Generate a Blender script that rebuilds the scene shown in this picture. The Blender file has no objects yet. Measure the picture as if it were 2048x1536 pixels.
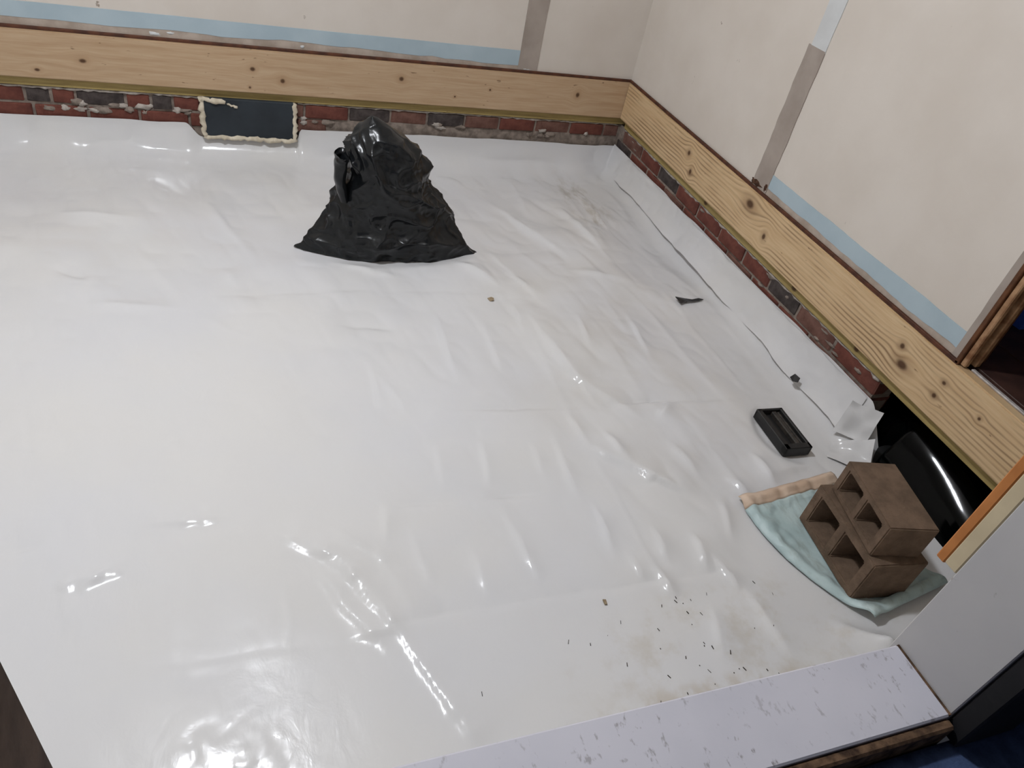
import bpy, bmesh, math, random
import numpy as np
from mathutils import Vector, Matrix, noise as mnoise

random.seed(7)
scene = bpy.context.scene
COL = scene.collection

# ------------------------------------------------------------------ camera, world, light, exposure
CAM = Vector((-1.9195, -3.4172, 1.5329))
yaw, pit, rol = 0.4517, 0.6740, 0.2277
fw = Vector((math.sin(yaw) * math.cos(pit), math.cos(yaw) * math.cos(pit), -math.sin(pit)))
rt = Vector((math.cos(yaw), -math.sin(yaw), 0))
up = rt.cross(fw)
r2 = rt * math.cos(rol) + up * math.sin(rol)
u2 = -rt * math.sin(rol) + up * math.cos(rol)
cam_data = bpy.data.cameras.new('camera')
cam_data.sensor_width = 36.0
cam_data.lens = 1464.2 / 2048 * 36
cam_data.clip_start = 0.02
cam = bpy.data.objects.new('camera', cam_data)
m = Matrix((r2, u2, -fw)).transposed().to_4x4()
m.translation = CAM
cam.matrix_world = m
COL.objects.link(cam)
scene.camera = cam

world = bpy.data.worlds.new('world')
scene.world = world
world.use_nodes = True
bg = world.node_tree.nodes['Background']
bg.inputs[0].default_value = (0.55, 0.60, 0.75, 1)
bg.inputs[1].default_value = 0.10

LAMP_POS = (-2.12, -1.62, 2.85)      # ceiling lamp of the room (dome built further down)
LAMP_STRENGTH = 372.0
scene.view_settings.view_transform = 'Standard'
scene.view_settings.look = 'None'
scene.view_settings.gamma = 1.0
scene.view_settings.use_curve_mapping = False
scene.view_settings.exposure = 0.0

# ------------------------------------------------------------------ helpers
def lin(r, g, b):
    def f(c):
        c /= 255.0
        return c / 12.92 if c <= 0.04045 else ((c + 0.055) / 1.055) ** 2.4
    return (f(r), f(g), f(b), 1.0)

def tag(o, label=None, cat=None, group=None, kind=None):
    if label: o['label'] = label
    if cat: o['category'] = cat
    if group: o['group'] = group
    if kind: o['kind'] = kind
    return o

def obj(name, me, mat=None, parent=None, smooth=False):
    o = bpy.data.objects.new(name, me)
    COL.objects.link(o)
    if mat is not None:
        if len(me.materials) == 0:
            me.materials.append(mat)
    if parent is not None:
        o.parent = parent
    if smooth:
        for p in me.polygons: p.use_smooth = True
    return o

def empty(name, loc=(0, 0, 0), rz=0.0):
    o = bpy.data.objects.new(name, None)
    o.location = loc
    o.rotation_euler = (0, 0, rz)
    o.empty_display_size = 0.1
    COL.objects.link(o)
    return o

def bm_mesh(bm, name='mesh'):
    bmesh.ops.recalc_face_normals(bm, faces=bm.faces[:])
    me = bpy.data.meshes.new(name)
    bm.to_mesh(me); bm.free()
    return me

def add_box(bm, x0, x1, y0, y1, z0, z1):
    vs = [bm.verts.new(p) for p in ((x0, y0, z0), (x1, y0, z0), (x1, y1, z0), (x0, y1, z0),
                                    (x0, y0, z1), (x1, y0, z1), (x1, y1, z1), (x0, y1, z1))]
    for f in ((0, 3, 2, 1), (4, 5, 6, 7), (0, 1, 5, 4), (1, 2, 6, 5), (2, 3, 7, 6), (3, 0, 4, 7)):
        bm.faces.new([vs[i] for i in f])

def box_mesh(*boxes, bevel=0.0, seg=1):
    bm = bmesh.new()
    for b in boxes: add_box(bm, *b)
    if bevel > 0:
        bmesh.ops.bevel(bm, geom=bm.edges[:], offset=bevel, segments=seg, affect='EDGES', clamp_overlap=True)
    return bm_mesh(bm)

def pydata(verts, faces, name='mesh'):
    me = bpy.data.meshes.new(name)
    me.from_pydata(verts, [], faces)
    me.update()
    return me

def grid_mesh(P, smooth=True):
    """P: array (n, m, 3) -> quad mesh"""
    n, mm = P.shape[:2]
    idx = np.arange(n * mm).reshape(n, mm)
    q = np.stack([idx[:-1, :-1], idx[1:, :-1], idx[1:, 1:], idx[:-1, 1:]], -1).reshape(-1, 4)
    me = bpy.data.meshes.new('grid')
    me.vertices.add(n * mm)
    me.vertices.foreach_set('co', P.reshape(-1).astype(np.float32))
    me.loops.add(q.size)
    me.loops.foreach_set('vertex_index', q.reshape(-1).astype(np.int32))
    me.polygons.add(len(q))
    me.polygons.foreach_set('loop_start', (np.arange(len(q)) * 4).astype(np.int32))
    me.polygons.foreach_set('loop_total', np.full(len(q), 4, np.int32))
    me.update(calc_edges=True)
    me.validate()
    if smooth:
        me.polygons.foreach_set('use_smooth', np.ones(len(me.polygons), bool))
    return me

def vnoise(x, y, seed=0):
    """smooth value noise in [-1, 1] on numpy arrays"""
    def h(i, j):
        n = (i.astype(np.int64) * 374761393 + j.astype(np.int64) * 668265263 + seed * 974634777) & 0x7fffffff
        n = ((n ^ (n >> 13)) * 1274126177) & 0x7fffffff
        n = n ^ (n >> 16)
        return (n & 0xffff) / 32767.5 - 1.0
    xi = np.floor(x); yi = np.floor(y)
    fx = x - xi; fy = y - yi
    fx = fx * fx * fx * (fx * (fx * 6 - 15) + 10); fy = fy * fy * fy * (fy * (fy * 6 - 15) + 10)
    a, b, c, d = h(xi, yi), h(xi + 1, yi), h(xi, yi + 1), h(xi + 1, yi + 1)
    return (a * (1 - fx) + b * fx) * (1 - fy) + (c * (1 - fx) + d * fx) * fy

def sstep(a, b, x):
    t = np.clip((x - a) / (b - a), 0, 1)
    return t * t * (3 - 2 * t)

def tube_mesh(pts, rad, sides=8, jitter=0.0, seed=1, closed=False):
    """irregular bead along a polyline"""
    rng = random.Random(seed)
    n = len(pts)
    verts, faces = [], []
    for i, p in enumerate(pts):
        p = Vector(p)
        a = Vector(pts[(i - 1) % n] if (closed or i > 0) else pts[i])
        b = Vector(pts[(i + 1) % n] if (closed or i < n - 1) else pts[i])
        t = (b - a).normalized()
        ref = Vector((0, 1, 0)) if abs(t.y) < 0.8 else Vector((0, 0, 1))
        s1 = t.cross(ref).normalized(); s2 = t.cross(s1).normalized()
        rr = (rad[i] if hasattr(rad, '__len__') else rad) * (1 + rng.uniform(-jitter, jitter))
        for k in range(sides):
            an = 2 * math.pi * k / sides
            verts.append(p + s1 * math.cos(an) * rr + s2 * math.sin(an) * rr)
    for i in range(n if closed else n - 1):
        j = (i + 1) % n
        for k in range(sides):
            l = (k + 1) % sides
            faces.append((i * sides + k, i * sides + l, j * sides + l, j * sides + k))
    if not closed:
        faces.append(tuple(range(sides))[::-1]); faces.append(tuple((n - 1) * sides + k for k in range(sides)))
    me = pydata([tuple(v) for v in verts], faces)
    for p in me.polygons: p.use_smooth = True
    return me

# ------------------------------------------------------------------ materials
class NT:
    def __init__(self, name, rough=0.6, spec=0.5):
        self.m = bpy.data.materials.new(name)
        self.m.use_nodes = True
        self.t = self.m.node_tree
        self.b = self.t.nodes['Principled BSDF']
        self.b.inputs['Roughness'].default_value = rough
        self.b.inputs['Specular IOR Level'].default_value = spec
    def n(self, typ, **kw):
        x = self.t.nodes.new(typ)
        for k, v in kw.items(): setattr(x, k, v)
        return x
    def link(self, a, b): self.t.links.new(a, b)
    def val(self, x, sock):
        if isinstance(x, (int, float)): sock.default_value = x
        elif isinstance(x, tuple): sock.default_value = x
        else: self.link(x, sock)
    def math(self, op, a, b=0.0, c=None):
        x = self.n('ShaderNodeMath', operation=op)
        self.val(a, x.inputs[0]); self.val(b, x.inputs[1])
        if c is not None: self.val(c, x.inputs[2])
        return x.outputs[0]
    def mix(self, f, a, b):
        x = self.n('ShaderNodeMix', data_type='RGBA')
        self.val(f, x.inputs[0]); self.val(a, x.inputs[6]); self.val(b, x.inputs[7])
        return x.outputs[2]
    def coord(self, scale=(1, 1, 1), loc=(0, 0, 0)):
        c = self.n('ShaderNodeTexCoord'); mp = self.n('ShaderNodeMapping')
        self.link(c.outputs['Object'], mp.inputs[0])
        mp.inputs['Scale'].default_value = scale; mp.inputs['Location'].default_value = loc
        return mp.outputs[0]
    def noise(self, vec, scale=5, detail=4, rough=0.55, dist=0.0):
        x = self.n('ShaderNodeTexNoise')
        self.link(vec, x.inputs['Vector'])
        x.inputs['Scale'].default_value = scale; x.inputs['Detail'].default_value = detail
        x.inputs['Roughness'].default_value = rough; x.inputs['Distortion'].default_value = dist
        return x.outputs['Fac']
    def ramp(self, f, stops):
        x = self.n('ShaderNodeValToRGB')
        els = x.color_ramp.elements
        while len(els) < len(stops): els.new(0.5)
        for e, (p, c) in zip(els, stops):
            e.position = p; e.color = c
        self.link(f, x.inputs[0])
        return x.outputs[0]
    def smooth(self, x, a, b):
        mr = self.n('ShaderNodeMapRange', interpolation_type='SMOOTHSTEP')
        self.val(x, mr.inputs[0]); mr.inputs[1].default_value = a; mr.inputs[2].default_value = b
        return mr.outputs[0]
    def bump(self, h, strength=0.3, dist=0.01):
        x = self.n('ShaderNodeBump')
        x.inputs['Strength'].default_value = strength; x.inputs['Distance'].default_value = dist
        self.link(h, x.inputs['Height']); self.link(x.outputs[0], self.b.inputs['Normal'])
    def base(self, c): self.val(c, self.b.inputs['Base Color'])

def mottled(name, c1, c2, scale=6, rough=0.6, spec=0.4, bump=0.0, bscale=60, bdist=0.002):
    t = NT(name, rough, spec)
    v = t.coord()
    t.base(t.mix(t.smooth(t.noise(v, scale, 5), 0.3, 0.7), c1, c2))
    if bump: t.bump(t.noise(v, bscale, 4), bump, bdist)
    return t.m

def specked(name, c1, c2, speck, scale=30, lo=0.66, hi=0.72, rough=0.5, stretch=(1, 1, 1)):
    t = NT(name, rough, 0.4)
    v = t.coord()
    col = t.mix(t.smooth(t.noise(v, 3, 5), 0.3, 0.7), c1, c2)
    v2 = t.coord(stretch)
    s = t.smooth(t.noise(v2, scale, 3, 0.6), lo, hi)
    patch = t.smooth(t.noise(v, 2.2, 3), 0.38, 0.6)
    t.base(t.mix(t.math('MULTIPLY', s, patch), col, speck))
    t.bump(t.noise(v, 90, 3), 0.08, 0.001)
    return t.m

def wood(name, knots, c_light, c_mid, c_dark, grain=0.5, lines=34.0, rough=0.62, seed=0.0):
    """board in local XZ: x along the board, z across it; knots: (x, z, size, elongation)"""
    t = NT(name, rough, 0.3)
    c = t.n('ShaderNodeTexCoord'); sp = t.n('ShaderNodeSeparateXYZ')
    t.link(c.outputs['Object'], sp.inputs[0])
    X, Z = sp.outputs[0], sp.outputs[2]
    warp = None; dark = None; halo = None
    for (kx, kz, ks, el) in knots:
        dx = t.math('DIVIDE', t.math('SUBTRACT', X, kx), el)
        dz = t.math('SUBTRACT', Z, kz)
        d2 = t.math('ADD', t.math('MULTIPLY', dx, dx), t.math('MULTIPLY', dz, dz))
        d = t.math('SQRT', d2)
        g = t.math('POWER', 2.718, t.math('MULTIPLY', d2, -1.0 / (ks * 3.0) ** 2))
        w = t.math('MULTIPLY', t.math('MULTIPLY', g, dz), 0.85)
        dk = t.smooth(d, ks * 1.05, ks * 0.35)
        hl = t.smooth(d, ks * 2.6, ks * 0.6)
        warp = w if warp is None else t.math('ADD', warp, w)
        dark = dk if dark is None else t.math('MAXIMUM', dark, dk)
        halo = hl if halo is None else t.math('MAXIMUM', halo, hl)
    zz = t.math('SUBTRACT', Z, warp) if warp is not None else Z
    comb = t.n('ShaderNodeCombineXYZ')
    t.link(t.math('MULTIPLY', X, 0.35), comb.inputs[0]); t.val(seed, comb.inputs[1]); t.link(zz, comb.inputs[2])
    low = t.noise(comb.outputs[0], 3.0, 3, 0.5)
    phase = t.math('ADD', t.math('MULTIPLY', zz, lines * 6.283), t.math('MULTIPLY', low, 22.0))
    s = t.math('SINE', phase)
    s = t.math('MULTIPLY_ADD', s, 0.5, 0.5)
    s = t.math('POWER', s, 3.0)
    comb2 = t.n('ShaderNodeCombineXYZ')
    t.link(t.math('MULTIPLY', X, 2.2), comb2.inputs[0]); t.val(seed + 3.0, comb2.inputs[1]); t.link(t.math('MULTIPLY', zz, 45.0), comb2.inputs[2])
    fine = t.noise(comb2.outputs[0], 3.0, 4, 0.6)
    brd = t.noise(comb.outputs[0], 9.0, 3)
    lam = t.math('MULTIPLY', t.math('MULTIPLY', s, t.smooth(brd, 0.35, 0.65)), grain)
    col = t.mix(t.smooth(fine, 0.25, 0.75), c_light, c_mid)
    col = t.mix(lam, col, c_dark)
    if dark is not None:
        col = t.mix(t.math('MULTIPLY', halo, 0.32), col, c_dark)
        col = t.mix(t.math('MULTIPLY', dark, 0.92), col, lin(70, 42, 22))
    comb3 = t.n('ShaderNodeCombineXYZ')
    t.link(t.math('MULTIPLY', X, 18.0), comb3.inputs[0]); t.link(t.math('MULTIPLY', Z, 60.0), comb3.inputs[2]); t.val(seed + 8.0, comb3.inputs[1])
    nick = t.smooth(t.noise(comb3.outputs[0], 1.0, 2), 0.70, 0.76)
    col = t.mix(t.math('MULTIPLY', nick, 0.7), col, lin(92, 66, 42))
    t.base(col)
    t.bump(t.math('ADD', s, fine), 0.10, 0.002)
    return t.m

def liner_material():
    t = NT('white_liner', 0.17, 0.36)
    v = t.coord()
    col = t.mix(t.smooth(t.noise(v, 1.4, 4), 0.3, 0.7), (0.655, 0.655, 0.672, 1), (0.675, 0.665, 0.655, 1))
    sp = t.n('ShaderNodeSeparateXYZ'); t.link(v, sp.inputs[0])
    def spot(x, y, rx, ry):
        a = t.math('DIVIDE', t.math('SUBTRACT', sp.outputs[0], x), rx)
        b = t.math('DIVIDE', t.math('SUBTRACT', sp.outputs[1], y), ry)
        return t.smooth(t.math('ADD', t.math('MULTIPLY', a, a), t.math('MULTIPLY', b, b)), 1.0, 0.15)
    n1 = t.noise(t.coord((1, 0.35, 1)), 14, 5, 0.65)
    dirt = t.math('MULTIPLY', spot(-0.30, -0.42, 0.13, 0.42), t.smooth(n1, 0.42, 0.66))
    col = t.mix(t.math('MULTIPLY', dirt, 0.55), col, lin(150, 138, 120))
    d2 = t.math('MULTIPLY', spot(-0.75, -2.72, 0.62, 0.22), t.smooth(t.noise(v, 7, 5, 0.65), 0.46, 0.72))
    col = t.mix(t.math('MULTIPLY', d2, 0.38), col, lin(178, 165, 140))
    d3 = t.math('MULTIPLY', spot(-0.55, -1.55, 0.75, 0.75), t.smooth(t.noise(v, 3.0, 4), 0.40, 0.66))
    col = t.mix(t.math('MULTIPLY', d3, 0.25), col, lin(196, 190, 180))
    d4 = t.math('MULTIPLY', spot(-0.95, -2.87, 0.5, 0.10), t.smooth(t.noise(v, 18, 4), 0.40, 0.62))
    col = t.mix(t.math('MULTIPLY', d4, 0.5), col, lin(176, 160, 136))
    t.base(col)
    b1 = t.noise(t.coord((1.0, 0.6, 1)), 22, 4, 0.55, 0.6)
    t.bump(b1, 0.09, 0.008)
    return t.m

M = {}
M['liner'] = liner_material()
M['dirt'] = mottled('soil', lin(70, 58, 48), lin(48, 40, 33), 8, 0.95, 0.1, 0.6, 30, 0.01)
M['drywall'] = specked('drywall_paint', lin(212, 204, 195), lin(205, 196, 186), lin(150, 138, 126), 16, 0.72, 0.76, 0.75)
M['drywall_plain'] = mottled('ceiling_paint', lin(225, 222, 216), lin(215, 211, 204), 3, 0.8, 0.3)
M['blue'] = mottled('old_blue_paint', lin(172, 188, 196), lin(162, 179, 188), 5, 0.6, 0.3, 0.1, 120, 0.001)
M['putty'] = mottled('bare_plaster', lin(184, 170, 158), lin(160, 146, 133), 14, 0.9, 0.2, 0.25, 60, 0.002)
M['tape'] = mottled('bare_joint_compound', lin(168, 157, 148), lin(150, 139, 130), 7, 0.9, 0.2, 0.15, 70, 0.001)
M['tape_white'] = mottled('white_joint_compound', lin(206, 208, 208), lin(196, 197, 197), 7, 0.8, 0.3)
M['brown_edge'] = mottled('dark_stained_edge', lin(96, 58, 40), lin(66, 40, 30), 22, 0.7, 0.3, 0.3, 80, 0.002)
M['torn'] = mottled('torn_brown_paper', lin(104, 76, 60), lin(60, 44, 36), 60, 0.95, 0.1, 0.5, 120, 0.003)
M['mortar'] = mottled('mortar', lin(150, 138, 128), lin(112, 101, 93), 30, 0.95, 0.1, 0.5, 90, 0.004)
M['mortar_light'] = mottled('pale_mortar', lin(188, 180, 172), lin(146, 137, 129), 35, 0.95, 0.1, 0.5, 110, 0.003)
M['brick_red'] = mottled('red_brick', lin(118, 72, 62), lin(92, 55, 48), 18, 0.9, 0.15, 0.5, 120, 0.003)
M['brick_dark'] = mottled('charcoal_brick', lin(84, 76, 74), lin(58, 52, 50), 24, 0.9, 0.15, 0.5, 120, 0.003)
M['brick_brown'] = mottled('brown_brick', lin(122, 90, 80), lin(94, 66, 58), 20, 0.9, 0.15, 0.5, 120, 0.003)
M['sealant'] = mottled('cream_foam_sealant', lin(222, 212, 192), lin(196, 184, 162), 40, 0.8, 0.3, 0.5, 80, 0.004)
M['foam'] = mottled('black_foam_board', lin(50, 56, 62), lin(42, 47, 52), 9, 0.75, 0.3, 0.1, 150, 0.001)
M['block'] = mottled('concrete_block', lin(118, 98, 82), lin(96, 80, 67), 22, 0.95, 0.15, 0.7, 140, 0.004)
M['white_jamb'] = specked('white_jamb_paint', lin(190, 188, 187), lin(180, 178, 179), lin(130, 122, 118), 26, 0.70, 0.76, 0.5)
M['white_sill'] = specked('white_sill_paint', lin(208, 206, 214), lin(196, 195, 204), lin(140, 135, 138), 85, 0.60, 0.72, 0.45, (1, 0.5, 1))
M['worn_wood'] = mottled('worn_brown_wood', lin(120, 94, 72), lin(52, 38, 30), 40, 0.85, 0.2, 0.5, 90, 0.003)
M['brown_post'] = mottled('grimy_brown_post', lin(112, 92, 78), lin(70, 57, 50), 14, 0.8, 0.2, 0.3, 60, 0.002)
M['orange_wood'] = mottled('orange_wood_edge', lin(196, 128, 70), lin(172, 108, 56), 12, 0.6, 0.3)
M['cream_edge'] = mottled('cream_casing_edge', lin(206, 190, 158), lin(192, 176, 146), 9, 0.7, 0.3)
M['casing_wood'] = mottled('brown_casing_wood', lin(176, 140, 106), lin(122, 84, 56), 26, 0.6, 0.3)
M['casing_dark'] = mottled('dark_casing_wood', lin(104, 66, 40), lin(74, 46, 28), 26, 0.6, 0.3)
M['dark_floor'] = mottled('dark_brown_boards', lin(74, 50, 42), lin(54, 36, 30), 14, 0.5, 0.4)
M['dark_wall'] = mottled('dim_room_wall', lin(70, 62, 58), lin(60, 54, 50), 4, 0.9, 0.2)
M['navy'] = mottled('navy_cloth', lin(78, 94, 130), lin(56, 68, 98), 26, 0.95, 0.1, 0.5, 200, 0.003)
M['navy_plastic'] = mottled('dark_blue_plastic', lin(60, 96, 200), lin(50, 82, 180), 5, 0.4, 0.5)
M['blackish'] = mottled('unlit_hall_black', lin(34, 33, 36), lin(26, 26, 28), 8, 0.7, 0.3)  # lack of light on the hall side, put into the base colour
M['black_box'] = mottled('black_moulded_plastic', lin(34, 33, 33), lin(26, 26, 27), 30, 0.5, 0.45)
M['black_rib'] = mottled('dusty_black_plastic', lin(64, 58, 52), lin(36, 33, 31), 60, 0.6, 0.4)
M['metal_strip'] = mottled('pale_threshold_strip', lin(190, 184, 180), lin(150, 142, 138), 40, 0.4, 0.6)
M['crumb'] = mottled('brown_crumb', lin(164, 148, 124), lin(130, 112, 90), 90, 0.95, 0.1)
M['speck'] = mottled('dark_speck', lin(78, 72, 64), lin(48, 44, 40), 90, 0.95, 0.1)
M['scrap'] = mottled('black_film_scrap', lin(38, 38, 40), lin(28, 28, 30), 30, 0.4, 0.5)
M['lamp_base'] = mottled('white_lamp_base', lin(225, 225, 225), lin(220, 220, 220), 5, 0.4, 0.5)

def film(name, c1, c2, rough, bscale=12, bstr=0.25, bdist=0.02, spec=0.5):
    t = NT(name, rough, spec)
    v = t.coord()
    t.base(t.mix(t.smooth(t.noise(v, 6, 4), 0.35, 0.65), c1, c2))
    t.bump(t.noise(v, bscale, 4, 0.5, 0.8), bstr, bdist)
    return t.m
M['bag'] = film('black_bin_bag', lin(23, 25, 27), lin(17, 19, 21), 0.26, 14, 0.16, 0.012, 0.36)
M['black_sheet'] = film('glossy_black_sheet', lin(4, 4, 5), lin(2, 3, 3), 0.08, 4, 0.02, 0.02, 0.12)
def teal_material():
    t = NT('pale_teal_film', 0.42, 0.4)
    v = t.coord()
    col = t.mix(t.smooth(t.noise(v, 6, 4), 0.35, 0.65), lin(186, 204, 204), lin(166, 186, 187))
    d = t.smooth(t.noise(t.coord((1.0, 0.35, 1)), 22, 5, 0.65), 0.50, 0.70)
    col = t.mix(t.math('MULTIPLY', d, 0.45), col, lin(128, 132, 124))
    t.base(col)
    t.bump(t.noise(v, 14, 4, 0.5, 0.8), 0.35, 0.012)
    return t.m
M['teal'] = teal_material()
M['peach'] = film('peach_film_band', lin(214, 192, 172), lin(190, 164, 142), 0.5, 20, 0.3, 0.01, 0.3)

# ------------------------------------------------------------------ setting: levels
ZL0, ZL1 = 0.300, 0.484          # ledger bottom / top above the ground
WF = 0.016                       # drywall face sits this far behind the ledger face
BF = 0.030                       # brick face
XL, YN = -4.20, -3.00            # left wall, near wall
CEIL = 2.90

def struct(name, me, mat, label=None, parent=None, smooth=False):
    o = obj(name, me, mat, parent, smooth)
    if parent is None:
        o['kind'] = 'structure'
        if label: o['label'] = label
    return o

struct('floor', box_mesh((XL - .2, 1.7, -3.2, .3, -0.12, -0.045)), M['dirt'], 'bare soil under the white plastic sheet')
struct('ceiling', box_mesh((XL - .2, 1.7, -3.2, .3, CEIL, CEIL + .08)), M['drywall_plain'], 'plain pale ceiling of the room')

# back wall (drywall) and its bits
wall_back = struct('wall_back', box_mesh((XL, 0.20, WF, WF + .10, ZL1 + .008, CEIL)), M['drywall'],
                   'off-white wall behind the bag with a pale blue band')
wall_right = struct('wall_right', box_mesh((WF, WF + .10, -2.268, WF, ZL1 + .008, CEIL),
                                           (WF, WF + .10, -3.13, -2.268, 2.55, CEIL)), M['drywall'],
                    'off-white wall beside the dark doorway')
struct('wall_left', box_mesh((XL - .10, XL, -3.13, WF + .1, -0.04, CEIL)), M['drywall_plain'], 'plain wall at the left end of the room')

def ragged_band(axis, u0, u1, top, bot, thick, off, mat, name, parent, n=60):
    """thin slab on a wall; top / bot are functions of u giving height"""
    verts, faces = [], []
    for i in range(n + 1):
        u = u0 + (u1 - u0) * i / n
        for (z, d) in ((bot(u), 0), (top(u), 0), (top(u), thick), (bot(u), thick)):
            w = off - d
            verts.append((u, w, z) if axis == 'x' else (w, u, z))
    for i in range(n):
        a, b = i * 4, (i + 1) * 4
        for k in range(4):
            l = (k + 1) % 4
            faces.append((a + k, a + l, b + l, b + k))
    faces.append((0, 1, 2, 3)); faces.append(tuple(n * 4 + k for k in (3, 2, 1, 0)))
    bm = bmesh.new(); me0 = pydata(verts, faces); bm.from_mesh(me0); bpy.data.meshes.remove(me0)
    return obj(name, bm_mesh(bm), mat, parent)

wob = lambda s, a, f: (lambda u: a * mnoise.noise(Vector((u * f, s * 7.1, 0))) + a * 0.5 * mnoise.noise(Vector((u * f * 3.1, s * 3.3, 4))))
w1, w2, w3, w4 = wob(1, .010, 4), wob(2, .002, 5), wob(3, .012, 5), wob(4, .003, 6)
# bare plaster below, blue old paint above it, on the back wall
ragged_band('x', XL, -0.605, lambda u: 0.550, lambda u: ZL1 + .009, .0012, WF, M['putty'], 'bare_plaster_band', wall_back)
ragged_band('x', XL, -0.605, lambda u: 0.582 + w2(u), lambda u: 0.524 + w1(u) - (0.012 if u > -1.0 else 0), .0024, WF, M['blue'], 'blue_paint_band', wall_back)
def strip(axis, ua, ub, z0, z1, thick, off, mat, name, parent, amp=.004, seed=9):
    n = 40
    wa, wb = wob(seed, amp, 9), wob(seed + 1, amp, 9)
    verts, faces = [], []
    for i in range(n + 1):
        z = z0 + (z1 - z0) * i / n
        for (u, d) in ((ua + wa(z), 0), (ub + wb(z), 0), (ub + wb(z), thick), (ua + wa(z), thick)):
            verts.append((u, off - d, z) if axis == 'x' else (off - d, u, z))
    for i in range(n):
        a, b = i * 4, (i + 1) * 4
        for k in range(4):
            l = (k + 1) % 4
            faces.append((a + k, a + l, b + l, b + k))
    faces.append((0, 1, 2, 3)); faces.append(tuple(n * 4 + k for k in (3, 2, 1, 0)))
    bm = bmesh.new(); me0 = pydata(verts, faces); bm.from_mesh(me0); bpy.data.meshes.remove(me0)
    return obj(name, bm_mesh(bm), mat, parent)
strip('x', -0.606, -0.507, ZL1 + .009, 2.6, .0035, WF, M['tape'], 'joint_strip', wall_back, .002, 11)
# right wall
ragged_band('y', -1.235, -2.264, lambda u: 0.545, lambda u: ZL1 + .009, .0012, WF, M['putty'], 'bare_plaster_band', wall_right)
ragged_band('y', -1.232, -2.246, lambda u: 0.574 + w4(u), lambda u: 0.515 + w3(u), .0024, WF, M['blue'], 'blue_paint_band', wall_right)
strip('y', -1.242, -1.146, ZL1 + .009, 1.022, .0035, WF, M['tape'], 'joint_strip', wall_right, .005, 21)
strip('y', -1.242, -1.160, 1.016, 2.6, .0030, WF, M['tape_white'], 'white_joint_strip', wall_right, .003, 25)
strip('y', -2.268, -2.244, ZL1 + .009, 2.5, .0030, WF, M['tape'], 'bare_edge_strip', wall_right, .003, 28)

def lump(cx, cz, rx, rz, thick, axis, off, mat, name, parent, seed):
    """irregular flattened lump stuck on a wall face"""
    n, rings = 14, 3
    rng = random.Random(seed)
    prof = [rng.uniform(0.6, 1.15) for _ in range(n)]
    verts = []
    for r in range(rings, 0, -1):
        f = r / rings
        for k in range(n):
            a = 2 * math.pi * k / n
            u = cx + rx * f * prof[k] * math.cos(a); z = cz + rz * f * prof[k] * math.sin(a)
            d = thick * (1 - f * f) * rng.uniform(.7, 1.2) - (0.003 if r == rings else 0)
            verts.append((u, off - d, z) if axis == 'x' else (off - d, u, z))
    verts.append((cx, off - thick, cz) if axis == 'x' else (off - thick, cx, cz))
    faces = []
    for r in range(rings - 1):
        for k in range(n):
            l = (k + 1) % n
            faces.append((r * n + k, r * n + l, (r + 1) * n + l, (r + 1) * n + k))
    for k in range(n):
        faces.append(((rings - 1) * n + k, (rings - 1) * n + (k + 1) % n, rings * n))
    me = pydata(verts, faces)
    return obj(name, me, mat, parent, True)
lump(-1.172, 0.508, .060, .020, .006, 'y', WF, M['torn'], 'torn_patch', wall_right, 3)
lump(-1.228, 0.518, .018, .030, .006, 'y', WF, M['torn'], 'torn_patch', wall_right, 4)
for (x, z, rx, rz) in ((-2.18, .507, .035, .012), (-2.12, .515, .02, .008), (-1.60, .508, .015, .010), (-0.56, .500, .05, .008)):
    lump(x, z, rx, rz, .004, 'x', WF, M['tape_white'], 'plaster_smear', wall_back, int(-x * 1000))

# dark stained edge between wall and ledger
struct('trim_1', box_mesh((XL, WF, .004, WF, ZL1, ZL1 + .012), bevel=.002), M['brown_edge'], 'dark brown stained edge above the back ledger board')
struct('trim_2', box_mesh((.004, WF, -2.281, .004, ZL1, ZL1 + .012), bevel=.002), M['brown_edge'], 'dark brown stained edge above the right ledger board')

# ------------------------------------------------------------------ foundation bricks
def brick_mesh(seed, L=0.193, D=0.09, H=0.057):
    rng = random.Random(seed)
    bm = bmesh.new(); add_box(bm, -L / 2, L / 2, 0, D, -H / 2, H / 2)
    bmesh.ops.bevel(bm, geom=bm.edges[:], offset=.004, segments=1, affect='EDGES')
    for v in bm.verts:
        v.co += Vector((rng.uniform(-.0018, .0018), rng.uniform(-.0018, .0018), rng.uniform(-.0018, .0018)))
    me = bm_mesh(bm, 'brick')
    me.materials.append(M['brick_red'])
    return me
BR = [brick_mesh(s) for s in range(4)]
BRH = [brick_mesh(s + 9, L=0.094) for s in range(3)]
CL = {'r': 'brick_red', 'd': 'brick_dark', 'b': 'brick_brown'}
def put_brick(parent, axis, u0, u1, z, col, rng):
    L = abs(u1 - u0)
    me = rng.choice(BRH if L < 0.13 else BR)
    nom = 0.094 if L < 0.13 else 0.193
    o = bpy.data.objects.new('brick', me); COL.objects.link(o)
    o.parent = parent
    o.scale = ((L - 0.010) / nom, 1, 1)
    jit = rng.uniform(-.003, .004)
    if axis == 'x':
        o.location = ((u0 + u1) / 2, BF + jit, z)
    else:
        o.rotation_euler = (0, 0, -math.pi / 2)
        o.location = (BF + jit, (u0 + u1) / 2, z)
    o.material_slots[0].link = 'OBJECT'
    o.material_slots[0].material = M[CL[col]]
    return o
rng = random.Random(5)
ZC = [0.2215, 0.1540, 0.0865, 0.0190]
V0, V1 = -2.030, -1.628            # vent opening in the back foundation
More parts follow.
